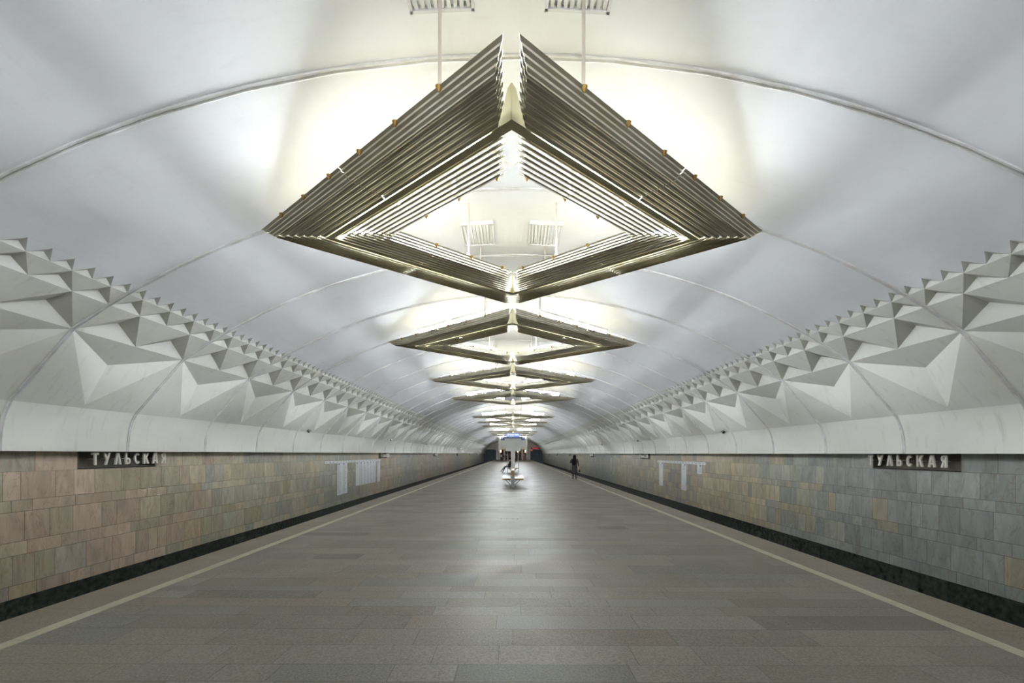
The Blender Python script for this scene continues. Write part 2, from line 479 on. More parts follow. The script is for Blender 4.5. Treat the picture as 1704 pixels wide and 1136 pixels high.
# ------------------------------------------------------------------ chandeliers
BX, BY = 2.75, 2.38                    # beam rhombus half diagonals
HZ = 3.235 + EYE
def make_chandelier(lit_near=True):
    root = thing('diamond_chandelier', '', 'chandelier', (0, 0, 0))
    Lw = math.hypot(BX, BY)
    def wing(sx, sy):
        """frame of one wing: s along the beam from the apex on the hall's axis to the side corner, u across (out of the diamond)"""
        d = Vector((sx*BX, -sy*BY, 0)) / Lw
        o = Vector((0, sy*BY, 0)); n = Vector((sx*BY, sy*BX, 0)) / Lw
        return o, d, n
    def at(fr, s, u, z): o, d, n = fr; p = o + d*s + n*u; return Vector((p.x, p.y, HZ + z))
    dist = BX*BY/Lw
    def s_range(fr, u, sx, sy, cut=.060, mit=.012):
        o, d, n = fr
        # s where x = sx*cut (gap at the apex) and where y = sy*mit (mitre at the side corner)
        s0 = (sx*cut - (o.x + n.x*u)) / d.x
        s1 = (sy*mit - (o.y + n.y*u)) / d.y
        return s0, s1
    # stepped blade profile: along u (away from the beam) and up
    pr = [(-.002, -.012), (0, .002), (.028, .010), (.031, .028), (.060, .036), (.063, .052), (.094, .060), (.097, .077), (.128, .085)]
    th = .004
    for sx in (-1, 1):
        for sy in (-1, 1):
            fr = wing(sx, sy)
            for io in (1, -1):
                segs = [MB(), MB()]; knobs = [MB(), MB()]
                for i in range(7):
                    ub = .060 + i*.079
                    z0 = .014 + i*.002
                    us = ub + pr[-1][0]
                    sj = 2.1
                    cuts = []
                    ring_pts = [(ub + a, z0 + b) for a, b in pr] + [(ub + a + th*.7, z0 + b - th) for a, b in reversed(pr)]
                    if i == 6:
                        ring_pts = [(ub + a*1.15, z0 + b*1.1) for a, b in pr] + [(ub + a*1.15 + th, z0 + b*1.1 - th) for a, b in reversed(pr)]
                    def ring(which):
                        out = []
                        for (uu, zz) in ring_pts:
                            a, b = s_range(fr, io*uu, sx, sy)
                            # ends slant: the lower edge of each blade stops short at the apex
                            if which == 0: s = a + .085*(1 - (zz - z0)/.085) + .012
                            elif which == 1: s = sj - .007
                            elif which == 2: s = sj + .007
                            else: s = b - .005 - (.06*(1-(zz-z0)/.085) if io < 0 else 0)
                            out.append(at(fr, s, io*uu, zz))
                        return out
                    if 2.1 < s_range(fr, io*us, sx, sy)[1] - .1:
                        segs[0].loft([ring(0), ring(1)]); segs[1].loft([ring(2), ring(3)])
                    else:
                        segs[0].loft([ring(0), ring(3)])
                ps = [sg.build('louver_panel', M['louver'], root) for sg in segs if sg.v]
                # brown cone knobs on the rim, cross bars under them
                um = .060 + 6*.079 + .138; zr = .112
                a, b = s_range(fr, io*um, sx, sy)
                s = a + (.80 if io > 0 else .16); cnt = 0
                while s < b - (.25 if io > 0 else .04):
                    kb = MB(); c = at(fr, s, io*um, zr)
                    kb.tube(c + Vector((0, 0, .012)), c - Vector((0, 0, .040)), .034, .006, 10)
                    kb.tube(c + Vector((0, 0, .012)), c + Vector((0, 0, .020)), .034, .020, 10)
                    kb.build('knob', M['knob'], ps[0 if s < 2.1 or len(ps) < 2 else 1])
                    s += .68; cnt += 1
            # bars that carry the blades
            mbx = MB()
            for s in (.55, 1.6, 2.6, 3.2):
                p, q = at(fr, s, .62, .125), at(fr, s, -.60 if s < 2.5 else -.2, .125)
                mbx.tube(p, q, .011, n=6)
            mbx.build('cross_bar', M['brass'], root)
            # lamps above the wing
            for (sa, sb) in ((.62, 1.92), (2.1, 3.4)):
                lm = MB(); z0 = .345; u = .22
                A = at(fr, sa, u, z0 - .02); B = at(fr, sb, u, z0 - .02)
                dd = fr[1]; nn = fr[2]
                M4 = Matrix(((dd.x, nn.x, 0, A.x), (dd.y, nn.y, 0, A.y), (0, 0, 1, A.z), (0, 0, 0, 1)))
                ln = (B - A).length
                lm.box((0, -.105, .085), (ln, .105, .095), M4)  # top plate and side lips added to keep direct tube light off the crown
                lm.box((0, -.11, .040), (ln, -.10, .095), M4); lm.box((0, .10, .040), (ln, .11, .095), M4)
                for e in (.0, ln - .02):
                    lm.box((e, -.08, -.03), (e + .02, .08, .09), M4)
                    lm.tube(M4 @ Vector((e + .01, 0, -.02)), M4 @ Vector((e + .01, 0, -.20)), .012, n=6)
                h = lm.build('lamp_housing_baffle', M['housing'], root)
                for k in (-1, 1):
                    tb = MB(); tb.tube(M4 @ Vector((.03, k*.042, .035)), M4 @ Vector((ln-.03, k*.042, .035)), .034, n=8)
                    on = lit_near or sy > 0
                    tb.build('tube', M['tube'] if on else M['tube_off'], h, smooth=False)
    # beam: a box section following the diamond, mitred at the corners
    bm_ = MB(); hw = .045; hh = .09
    def corner(off, z):
        k = (dist + off)/dist
        return [Vector((0, -BY*k, z)), Vector((BX*k, 0, z)), Vector((0, BY*k, z)), Vector((-BX*k, 0, z))]
    o0, i0, o1, i1 = corner(hw, HZ), corner(-hw, HZ), corner(hw, HZ+hh), corner(-hw, HZ+hh)
    for k in range(4):
        j = (k+1) % 4
        bm_.poly([o0[k], i0[k], i0[j], o0[j]]); bm_.poly([o1[k], o1[j], i1[j], i1[k]])
        bm_.poly([o0[k], o0[j], o1[j], o1[k]]); bm_.poly([i0[k], i1[k], i1[j], i0[j]])
    bm_.build('frame', M['brass'], root)
    # tall folded gussets on the two apexes
    for sy in (-1, 1):
        for sx in (-1, 1):
            fr = wing(sx, sy); gs = MB()
            for uu in (hw+.004, -hw-.004):
                a = s_range(fr, uu, sx, sy, 0.0)[0]
                P3 = [(a, 0), (a, .36), (a+.05, .33), (a+.11, .16), (a+.26, .09), (a+.26, 0)]
                fa = [at(fr, s, uu, z) for s, z in P3]; fb = [at(fr, s, uu + (.006 if uu > 0 else -.006), z) for s, z in P3]
                gs.loft([fa, fb])
            gs.build('gusset', M['brass'], root)
    # hanger rods, four each side of the axis
    for sx in (-1, 1):
        for (X_, Y_) in ((.67, -2.62), (.75, -.93), (.75, .93), (.67, 2.62)):
            rd = MB(); zc = arc(abs(X_)) + .02
            rd.tube((sx*X_, Y_, HZ + .12), (sx*X_, Y_, zc), .017, n=10)
            rd.tube((sx*X_, Y_, HZ + .13), (sx*X_, Y_, HZ + .19), .030, n=10)
            rd.build('hanger_rod', M['rod'], root)
    return root
ch_labels = {
    0: 'added diamond chandelier overhead, out of the frame, lighting the near ceiling',  # unseen, added to brighten the vault close to the camera
    1: 'large diamond louvred gold chandelier nearest the camera, hanging from the crown',
    2: 'diamond gold chandelier directly behind the largest one, second from the camera',
    3: 'third diamond louvred chandelier from the camera, tubes glowing above its rim',
    4: 'fourth diamond chandelier, last of the near row before the first gap',
    6: 'thin looking diamond chandelier with four bright tubes, first beyond the first gap',
    7: 'diamond chandelier in the middle of the three beyond the first gap',
    8: 'diamond chandelier, last of the three beyond the first gap',
    10: 'small distant diamond chandelier just above the blue lit screen, first after the second gap',
    11: 'small distant chandelier, middle one of the trio after the second gap',
    12: 'small distant chandelier, last one of the trio after the second gap',
    14: 'far chandelier behind the hanging board, first of the last group',
    15: 'far chandelier behind the hanging board, second of the last group',
    16: 'farthest chandelier in front of the end wall'}
proto = make_chandelier(True)
GRP = 'diamond chandeliers along the hall'
def chand(src, k, used):
    o = src if not used else copy_tree(src)
    o.location = (-.025, 6.86 + (k-1)*6.87, 0)
    o['label'] = ch_labels[k]; o['category'] = 'chandelier'; o['group'] = GRP
    return o
used = False
for k in sorted(ch_labels):
    chand(proto, k, used); used = True

# white grille boxes on the ceiling where the outer rods enter
def make_grille():
    t = thing('ceiling_grille', '', 'grille')
    f = MB()
    f.box((-.31, -.43, -.10), (.31, -.40, .05)); f.box((-.31, .40, -.10), (.31, .43, .05))
    f.box((-.31, -.43, -.10), (-.28, .43, .05)); f.box((.28, -.43, -.10), (.31, .43, .05))
    f.build('frame', M['grille_dark'], t)
    s = MB()
    for i in range(9): s.box((-.26 + i*.062, -.40, -.085), (-.222 + i*.062, .40, -.05))
    s.box((-.29, -.41, -.055), (.29, .41, 0))
    s.build('fins', M['grille'], t)
    return t
gp = None
side_n = {-1: 'left', 1: 'right'}
for k in (1, 2, 3, 4):
    for sx in (-1, 1):
        for e, dy in ((0, -2.84), (1, 2.05)):
            if (k, e) not in ((1, 0), (1, 1), (2, 1)): continue
            if gp is None: g_ = gp = make_grille()
            else: g_ = copy_tree(gp)
            x = sx*.65
            g_.location = (-.045 + x, 6.77 + (k-1)*6.87 + dy, arc(.75) + .03)
            g_.rotation_euler = (0, math.asin(x/R), 0)
            which = {(1, 0): 'cut by the top edge of the photo', (1, 1): 'seen through the nearest chandelier', (2, 1): 'behind the second chandelier'}[(k, e)]
            g_['label'] = 'white finned ceiling grille %s, %s of the pair' % (which, side_n[sx]); g_['category'] = 'grille'
            g_['group'] = 'grilles at the hanger rods'

# ------------------------------------------------------------------ station name signs
H = .25; TH = .03
def strokes(ch):
    """list of quads in a unit box (width w, height 1)"""
    b = .19
    q = []
    def bar(x0, y0, x1, y1, t=b):
        # slanted stroke with horizontal ends
        q.append([(x0-t/2, y0), (x0+t/2, y0), (x1+t/2, y1), (x1-t/2, y1)])
    def rect(x0, y0, x1, y1): q.append([(x0, y0), (x1, y0), (x1, y1), (x0, y1)])
    def ring(cx, cy, rx, ry, a0, a1, t=b, n=14):
        for i in range(n):
            u, v = math.radians(a0+(a1-a0)*i/n), math.radians(a0+(a1-a0)*(i+1)/n)
            q.append([(cx+rx*math.cos(u), cy+ry*math.sin(u)), (cx+rx*math.cos(v), cy+ry*math.sin(v)),
                      (cx+(rx-t)*math.cos(v), cy+(ry-t*.9)*math.sin(v)), (cx+(rx-t)*math.cos(u), cy+(ry-t*.9)*math.sin(u))])
    if ch == 'T': rect(0, .83, .62, 1); rect(.215, 0, .405, .83); w_ = .62
    elif ch == 'U': bar(.10, 1, .36, .38); bar(.56, 1, .22, 0); w_ = .66
    elif ch == 'L': bar(.10, 0, .30, 1); bar(.56, 0, .36, 1); w_ = .66
    elif ch == 'SOFT':
        rect(0, 0, .18, 1); ring(.27, .29, .27, .29, -90, 90, .17); rect(.15, 0, .28, .16); rect(.15, .42, .28, .58); w_ = .55
    elif ch == 'S': ring(.31, .5, .31, .5, 42, 318, .19, 20); w_ = .58
    elif ch == 'K': rect(0, 0, .18, 1); bar(.22, .45, .50, 1, .2); bar(.53, 0, .27, .62, .21); w_ = .62
    elif ch == 'A': bar(.10, 0, .29, 1); bar(.58, 0, .39, 1); rect(.2, .22, .48, .36); w_ = .68
    elif ch == 'YA':
        rect(.36, 0, .54, 1); ring(.30, .72, .28, .28, 90, 270, .17); rect(.28, .84, .4, 1); rect(.28, .44, .4, .59); bar(.10, 0, .28, .5, .2); w_ = .54
    return q, w_
word = ['T', 'U', 'L', 'SOFT', 'S', 'K', 'A', 'YA']
def make_sign(side):
    t = thing('station_name_sign', '', 'sign')
    # local frame: x along reading direction, z up, y toward the hall
    nb = MB(); NL = NLS[side]
    D = .22
    nb.box((0, -D, -.335), (NL, -D+.01, 0)); nb.box((0, -D, -.335), (.02, 0, 0)); nb.box((NL-.02, -D, -.335), (NL, 0, 0))
    nb.box((0, -D, -.334), (NL, -.0, -.325))
    nb.build('niche', M['niche'], t)
    widths = [strokes(c)[1]*H*.98 for c in word]
    total = 1.94 if side < 0 else 2.0; gap = (total - sum(widths))/7
    x = .18 if side < 0 else .01
    for c, wd in zip(word, widths):
        q, w_ = strokes(c); L_ = MB()
        for i, p in enumerate(q):
            e = .0004*(i % 5)
            f = [Vector((x + a*H*.98, .125 + e, -.275 + b*H)) for a, b in p]; r = [Vector((v.x, .125 - TH, v.z)) for v in f]
            L_.loft([r, f])
        L_.tube((x + wd*.5, -.02, -.15), (x + wd*.5,   .085, -.15), .004, n=6)
        L_.build('letter', M['letter'], t); x += wd + gap
    return t
for side, lst in ((-1, SIGNS_L), (1, SIGNS_R)):
    src = None
    for i, y in enumerate(lst):
        if src is None: t = src = make_sign(side)
        else: t = copy_tree(src)
        X = VX + side*(WX + .045)
        if side < 0: t.location = (X, y, FOOT[1] - .001); t.rotation_euler = (0, 0, PI/2); 
        else: t.location = (X, y + NLS[1], FOOT[1] - .001); t.rotation_euler = (0, 0, -PI/2)
        # with rot +90 deg local x -> +y, local y -> -x: mirror so that y points into the hall
        if side < 0: t.scale = (1, -1, 1)
        else: t.scale = (1, -1, 1)
        place = ['nearest the camera', 'beside the route panels', 'third one down the hall', 'fourth one down the hall', 'fifth one down the hall', 'farthest of the row'][i]
        t['label'] = 'raised grey letters in a niche of the %s wall, %s' % (side_n[side], place)
        t['category'] = 'sign'; t['group'] = 'station name signs'

# ------------------------------------------------------------------ route panels on the track walls
def route(side, ya, yb, cols, label):
    t = thing('route_map', label, 'map', (VX + side*(WX - .002), ya, EYE))
    inn = -side
    def slab(y0, y1, z0, z1, name, m, par, d0=0., d1=.03):
        b = MB(); a, c = sorted((inn*d0, inn*d1)); b.box((a, y0, z0), (c, y1, z1)); return b.build(name, m, par)
    s = slab(0, yb-ya, -.49, -.38, 'strip', M['panel'], t)
    rnd = random.Random(11)
    b = MB(); y = .1
    while y < yb-ya-.3:
        l = rnd.uniform(.1, .3); a, c = sorted((inn*.03, inn*.032)); b.box((a, y, -.455), (c, y+l, -.42)); y += l + .2
    b.build('printed_text', M['ink'], s)
    for (y0, y1, zb, heavy) in cols:
        p = slab(y0-ya, y1-ya, zb, -.50, 'column_board', M['panel'], t)
        b = MB(); z = -.62; a, c = sorted((inn*.03, inn*.032))
        while z > zb + .06:
            l = rnd.uniform(.4, .85)*(y1-y0-.12)
            st = y0-ya+.06
            b.box((a, st, z), (c, st+l, z+.018)); z -= .055 if heavy else .075
            if not heavy and z < zb*.45: break
        b.build('printed_text', M['ink'], p)
        b = MB(); b.box((a, y0-ya+.05, -.57), (c, y0-ya+.2, -.52)); b.build('line_mark', M['ink_blue'], p)
    return t
route(-1, 20.6, 29.3, [(22.15, 22.75, -2.05, 1), (22.78, 23.4, -2.03, 1), (24.75, 25.3, -1.78, 0)] + [(25.4+.57*i, 25.93+.57*i, -1.78, 1) for i in range(5)] + [(28.65, 29.2, -1.80, 0)],
      'pale grey route strip with hanging station lists on the left marble wall')
route(1, 20.5, 27.3, [(26.3, 26.95, -1.84, 0), (22.8, 23.4, -1.83, 0), (20.9, 21.4, -.92, 1)],
      'pale grey route strip with three short lists on the right marble wall')

# small black cameras under the relief
def make_cam():
    t = thing('security_camera', '', 'camera')
    b = MB(); b.box((-.03, -.03, 0), (.03, .03, .06)); b.build('bracket', M['black'], t)
    b = MB(); b.box((-.035, -.11, .045), (.035, .11, .115)); b.tube((0, -.11, .08), (0, -.125, .08), .03); b.build('housing', M['black'], t)
    return t
cs = None
for side, ys in ((-1, (18.1, 30.3, 42.6)), (1, (17.9, 30.1, 42.4))):
    for i, y in enumerate(ys):
        c = make_cam() if cs is None else copy_tree(cs)
        cs = cs or c
        c.location = (VX + side*8.19, y, CREASE[1] - .03); 
        c['label'] = 'tiny black camera on the white cove of the %s side, %s' % (side_n[side], ('nearest of three', 'middle of three', 'farthest of three')[i])
        c['category'] = 'camera'; c['group'] = 'small cameras on the cove'

# floor marking plate
m = MB()
for i, (a, b) in enumerate(((-.26, -.20), (-.15, -.13), (-.10, -.03), (0, .02), (.05, .13), (.2, .26))):
    m.box((a, -.05 if i % 2 else -.04, 0), (b, .05, .003))
o = m.build('floor_marking', M['black']); o.location = (-.10, 12.8, .001)
tag(o, 'small row of dark marks on the paving in mid hall', 'marking')

# ------------------------------------------------------------------ benches and information stand
def make_bench(label, y, L_=3.4):
    t = thing('double_bench', label, 'bench', (-.02, y, 0))
    for s in (-1, 1):
        b = MB()
        for i in range(5):
            x0 = s*(.11 + i*.095); x1 = s*(.11 + i*.095 + .085); a, c = sorted((x0, x1))
            b.box((a, 0, .445 + .004*i), (c, L_, .48 + .004*i))
        b.box((min(s*.1, s*.58), 0, .40), (max(s*.1, s*.58), .04, .445)); b.box((min(s*.1, s*.58), L_-.04, .40), (max(s*.1, s*.58), L_, .445))
        b.build('seat', M['wood'], t)
        for yy in (.35, L_-.35):
            b = MB(); b.tube((s*.12, yy, .12), (s*.40, yy, .40), .022, n=8); b.build('bracket', M['steel'], t)
    b = MB(); b.box((-.08, 0, .62), (.08, L_, .92)); b.build('backrest', M['wood'], t)
    for yy in (0.02, L_-.2):
        b = MB(); b.box((-.09, yy, 0), (.09, yy+.18, .62)); b.box((-.016, yy-.012, .02), (.016, yy, .6)); b.build('pedestal', M['steel'], t)
    return t
make_bench('wooden double bench on grey pedestals, nearest in mid hall', 24.6)
make_bench('wooden double bench behind the information stand', 43.6, 3.0)

t = thing('information_stand', 'pale information stand with wide board and blue header in mid hall', 'information stand', (-.02, 41.5, 0))
YB = 0
def sbox(a, b, name, m, par=t):
    q = MB(); q.box(a, b); return q.build(name, m, par)
sbox((-.19, -.12, 0), (.19, .12, 2.5), 'pillar', M['white'])
sbox((-.025, -.135, .05), (.025, -.121, 2.4), 'pillar_groove', M['steel'])
bd = sbox((-1.14, -.17, 2.34), (1.12, -.06, 3.20), 'board', M['board'])
q = MB()
for i in range(7):
    z = 3.02 - i*.095
    q.box((-.95, -.174, z), (-.15 - .1*(i % 3), -.171, z+.02)); q.box((.15, -.174, z), (.8 + .05*(i % 4), -.171, z+.02))
q.box((-.3, -.174, 3.11), (.3, -.171, 3.15))
q.build('board_text', M['ink'], bd)
sbox((-.68, -.16, 2.05), (.70, -.05, 2.338), 'lower_board', M['board'])
hd = sbox((-1.08, -.16, 3.202), (1.06, -.06, 3.36), 'header', M['blue'])
sbox((-1.08, -.175, 3.04), (-.76, -.172, 3.36), 'header_end', M['blue'], hd)
sbox((.74, -.175, 3.04), (1.06, -.172, 3.36), 'header_end', M['blue'], hd)
q = MB(); q.box((-.96, -.180, 3.12), (-.92, -.176, 3.30)); q.box((-.96, -.180, 3.27), (-.86, -.176, 3.30)); q.build('header_mark', M['panel'], hd)
q = MB(); q.box((.88, -.180, 3.12), (.92, -.176, 3.30)); q.build('header_mark', M['panel'], hd)
for s in (-1, 1):
    sbox((s*1.24-.07, -.12, 2.10), (s*1.24+.07, .02, 3.34), 'side_post', M['white'])
    q = MB(); q.ellipsoid((s*1.14, -.16, 3.29), .06, .06, .09); q.build('spot_lamp', mat('spot_glow', (.9, .9, .9), .3, emit=(1, .97, .9), estr=4), t)
    q = MB(); q.box((s*.49-.02, .3, 0), (s*.49+.02, .34, 2.2)); q.build('leg', M['steel'], t)
    sbox((min(s*.1, s*1.24), -.05, 2.5), (max(s*.1, s*1.24), 0, 2.56), 'brace', M['white'])
sc_ = thing('lit_screen', 'blue lit display screen above the information stand header', 'screen', (-.02, 41.6, 3.37))
sbox((-.66, -.05, 0), (.66, .05, .30), 'case', M['blue'], sc_)
sbox((-.64, -.056, .01), (.64, -.051, .29), 'display', M['screen'], sc_)
q = MB(); q.box((-.48, -.060, .03), (-.42, -.057, .27)); q.box((-.38, -.060, .2), (.5, -.057, .25)); q.box((-.3, -.06, .06), (.1, -.057, .09)); q.box((.2, -.06, .11), (.56, -.057, .14)); q.build('display_text', M['screen_white'], sc_)
sbox((-.03, -.03, -.02), (.03, .03, .001), 'foot', M['steel'], sc_)

# ------------------------------------------------------------------ end wall with portals and escalator hall
YE = Y1 - .02
m = MB()
def ez(a, b, z0, z1): m.box((a, YE, z0), (b, YE+.4, z1))
P0, P1, PT = 5.05, 8.66, 3.05
for s in (-1, 1):
    a, b = sorted((s*P1, s*9.6)); ez(a, b, -1.5, 3.2)
    # rounded upper corners of the portal
    for cx, dr in ((s*P0, s), (s*P1, -s)):
        r = .55; pts = [Vector((cx, YE, PT))] + [Vector((cx + dr*(r - r*math.cos(th_)), YE, PT - r + r*math.sin(th_))) for th_ in [PI/2*i/6 for i in range(7)]]
        m.loft([pts, [p + Vector((0, .4, 0)) for p in pts]])
    a, b = sorted((s*4.2, s*P0)); ez(a, b, -1.4, PT)
ez(-9.6, 9.6, PT, 7)
o = struct(m.build('wall_back', M['relief']))
for s in (-1, 1):
    m = MB(); a, b = sorted((s*(P0-.05), s*(P1+.05)))
    m.box((a-.2, YE+.4, -1.5), (a, YE+14, PT+.2)); m.box((b, YE+.4, -1.5), (b+.2, YE+14, PT+.2))
    m.box((a-.2, YE+.4, PT+.05), (b+.2, YE+14, PT+.25)); m.box((a-.2, YE+.4, -1.55), (b+.2, YE+14, -1.35)); m.box((a-.2, YE+.8, -1.5), (b+.2, YE+1, PT+.2))
    struct(m.build('wall_back', M['portal']))
m = MB()   # escalator hall
m.box((-4.4, YE+.4, 0), (-4.2, YE+12, PT)); m.box((4.2, YE+.4, 0), (4.4, YE+12, PT)); m.box((-4.4, YE+.4, PT+.01), (4.4, YE+12, PT+.2))
m.box((-4.4, YE+12, 0), (4.4, YE+12.2, PT+.2))
struct(m.build('wall_back', M['brown']))
m = MB(); m.box((-4.4, Y1-.02, -.3), (4.4, YE+12.2, -.01)); struct(m.build('floor', M['concrete']))
cl = None
for i, x in enumerate((-4.0, -2.6, 2.6, 4.0)):
    m = MB(); m.loft([[Vector((x+.22*math.cos(a)*(1.25 if k in (0, 3) else 1), YE-.35+.22*math.sin(a)*(1.25 if k in (0, 3) else 1), z)) for a in [2*PI*j/12 for j in range(12)]] for k, z in enumerate((0, .12, PT-.15, PT))])
    o = m.build('column', M['white'])
    tag(o, 'slim pale column before the escalator hall, %s' % ('leftmost', 'second from the left', 'third from the left', 'rightmost')[i], 'column', 'columns at the escalator hall')
for i, x in enumerate((-3.6, 3.5, 1.3)):
    t = thing('wall_lamp', 'warm glowing upright lamp at the hall end, %s' % ('left of the stand', 'right of the stand', 'close behind the stand pillar')[i], 'lamp', (x, YE-.8 if i < 2 else YE-1.2, 0))
    m = MB(); m.tube((0, 0, .02), (0, 0, 2.2), .04); m.tube((0, 0, 0), (0, 0, .04), .2); m.build('pole', M['steel'], t)
    m = MB(); m.tube((0, 0, 2.2), (0, 0, 2.9), .13, .13, 12); m.build('shade', M['warm'], t)
# red display above the right portal, red column
t = thing('red_display', 'red lit display above the right tunnel portal', 'display', (6.2, YE-.02, PT+.1))
m = MB(); m.box((-1.05, -.15, 0), (1.55, 0, .5)); m.build('case', M['black'], t)
m = MB()
for i in range(7): m.box((-.6+i*.28, -.16, .1), (-.42+i*.28, -.151, .4))
m.build('display', M['red_lit'], t)
m = MB(); m.box((-.95, -.16, -.55), (-.6, -.10, -.2)); m.build('red_lamp', M['red_lit'], t)
t = thing('help_post', 'red upright help column right of the escalator hall', 'post', (3.05, YE-2.2, 0))
m = MB(); m.box((-.19, -.15, 0), (.19, .15, 2.3)); m.build('body', M['red'], t)
m = MB(); m.box((-.12, -.156, 1.3), (.12, -.151, 1.6)); m.build('panel', M['panel'], t)

# closing wall behind the camera
m = MB(); m.box((-10, Y0-.3, -1.5), (10, Y0, 7)); struct(m.build('wall_front', M['relief']))

# ------------------------------------------------------------------ people
def skin_mesh(name, verts, edges, radii, m, parent, sub=1, root=0):
    me = bpy.data.meshes.new(name); me.from_pydata(verts, edges, [])
    o = bpy.data.objects.new(name, me); C.objects.link(o)
    md = o.modifiers.new('s', 'SKIN'); md.use_smooth_shade = True
    for i, r in enumerate(radii):
        sv = me.skin_vertices[0].data[i]; sv.radius = r if isinstance(r, tuple) else (r, r); sv.use_root = (i == root)
    ss = o.modifiers.new('b', 'SUBSURF'); ss.levels = sub; ss.render_levels = sub
    dg = bpy.context.evaluated_depsgraph_get()
    nm_ = bpy.data.meshes.new_from_object(o.evaluated_get(dg))
    o.modifiers.clear(); o.data = nm_; nm_.name = name
    nm_.materials.clear(); nm_.materials.append(m)
    nm_.polygons.foreach_set('use_smooth', [True]*len(nm_.polygons))
    if parent: o.parent = parent
    return o
def person(label, loc, rz, J, top_m, leg_m, shoe_m, hair_m, long_hair=False, coat=False, group=None, sleeve=True):
    """J: joints in local space, facing +Y"""
    t = thing('person', label, 'person', loc, rz, group)
    V = Vector
    j = {k: V(v) for k, v in J.items()}
    order = ['pelvis', 'waist', 'chest', 'neck', 'head', 'crown', 'shL', 'elL', 'wrL', 'paL', 'shR', 'elR', 'wrR', 'paR', 'hipL', 'knL', 'anL', 'toL', 'hipR', 'knR', 'anR', 'toR']
    rad = [.125, .105, .125, .052, .088, .075, .055, .042, .028, .032, .055, .042, .028, .032, .085, .058, .038, .034, .085, .058, .038, .034]
    ed = [('pelvis','waist'),('waist','chest'),('chest','neck'),('neck','head'),('head','crown'),('chest','shL'),('shL','elL'),('elL','wrL'),('wrL','paL'),
          ('chest','shR'),('shR','elR'),('elR','wrR'),('wrR','paR'),('pelvis','hipL'),('hipL','knL'),('knL','anL'),('anL','toL'),('pelvis','hipR'),('hipR','knR'),('knR','anR'),('anR','toR')]
    vs = [j[k] for k in order]; es = [(order.index(a), order.index(b)) for a, b in ed]; rr = list(rad)
    for S in ('L', 'R'):
        pa = j['pa'+S]; dr = (pa - j['wr'+S]).normalized(); sd = dr.cross(V((0, 1, 0)))
        sd = sd.normalized() if sd.length > .1 else V((1, 0, 0))
        nb = dr.cross(sd)
        for f in range(5):
            off = sd*(f-1.5)*.02 if f < 4 else sd*(-.045)
            ln = (.075, .085, .08, .06, .05)[f]
            b0 = len(vs); vs.append(pa + off*.9 + dr*(.02 if f < 4 else -.01)); rr.append(.011)
            vs.append(pa + off*1.1 + dr*(.02+ln*.55) + nb*.008); rr.append(.009)
            vs.append(pa + off*1.1 + dr*(.02+ln) + nb*.03); rr.append(.008)
            es += [(order.index('pa'+S), b0), (b0, b0+1), (b0+1, b0+2)]
    skin_mesh('body', vs, es, rr, M['skin'], t)
    # face
    hc = j['head']; fd = V((0, 1, 0))
    f = MB(); f.ellipsoid(hc + fd*.088 + V((0, 0, .0)), .012, .018, .022, 8, 6); f.build('nose', M['skin'], t, True)
    for s in (-1, 1):
        f = MB(); f.ellipsoid(hc + V((s*.032, .080, .03)), .012, .008, .007, 8, 6); f.build('eye', M['black'], t, True)
        f = MB(); f.ellipsoid(hc + V((s*.088, 0, .01)), .01, .018, .03, 8, 6); f.build('ear', M['skin'], t, True)
    f = MB(); f.ellipsoid(hc + V((0, .082, -.04)), .022, .008, .006, 8, 6); f.build('mouth', M['red'], t, True)
    # hair
    h = MB()
    if long_hair:
        n = 16; rings = []
        for z, rx, ry, cy in ((.135, .02, .02, -.01), (.12, .07, .075, -.01), (.07, .108, .11, -.015), (0, .118, .105, -.04), (-.10, .115, .085, -.065), (-.22, .145, .075, -.10), (-.34, .165, .075, -.13), (-.46, .165, .065, -.15), (-.56, .14, .05, -.16), (-.61, .07, .02, -.16)):
            rings.append([hc + V((rx*math.cos(2*PI*k/n) - (.03 if z < -.2 else 0), cy + ry*math.sin(2*PI*k/n), z)) for k in range(n)])
        h.loft(rings)
    else:
        h.ellipsoid(hc + V((0, -.022, .045)), .1, .105, .09)
    h.build('hair', hair_m, t, True)
    # trousers / tights
    def sub(names, edges, rads, nm, mm):
        return skin_mesh(nm, [j[k] for k in names], [(names.index(a), names.index(b)) for a, b in edges], rads, mm, t)
    for S in ('L', 'R'):
        sh = MB(); a = j['an'+S]; b = j['to'+S]; d = (b-a).normalized()
        skin_mesh('shoe', [a + V((0, 0, .06)), a + V((0, 0, -.02)), a + (b-a)*.5 + V((0, 0, -.02)), b + d*.03 + V((0, 0, -.005))], [(0, 1), (1, 2), (2, 3)], [.048, .050, .046, .038], shoe_m, t)
    sub(['pelvis', 'hipL', 'knL', 'anL', 'hipR', 'knR', 'anR'], [('pelvis','hipL'),('hipL','knL'),('knL','anL'),('pelvis','hipR'),('hipR','knR'),('knR','anR')],
        [.14, .095, .068, .050 if not coat else .045, .095, .068, .050 if not coat else .045], 'trousers', leg_m)
    sub(['pelvis', 'waist', 'chest', 'shL', 'elL', 'wrL', 'shR', 'elR', 'wrR'], [('pelvis','waist'),('waist','chest'),('chest','shL'),('shL','elL'),('elL','wrL'),('chest','shR'),('shR','elR'),('elR','wrR')],
        [.155, .14, .155, .075, .06, .045, .075, .06, .045], 'jacket', top_m)
    if coat:
        c = MB(); n = 20; rings = []
        for z, rx, ry in ((1.47, .07, .06), (1.44, .17, .10), (1.38, .215, .125), (1.2, .20, .14), (1.0, .185, .135), (.85, .20, .145), (.6, .215, .155), (.38, .225, .165), (.375, .20, .14)):
            rings.append([V((rx*math.cos(2*PI*k/n), ry*math.sin(2*PI*k/n)*(1+.05*math.sin(3*2*PI*k/n)), z)) for k in range(n)])
        c.loft(rings); c.build('coat', top_m, t, True)
    return t
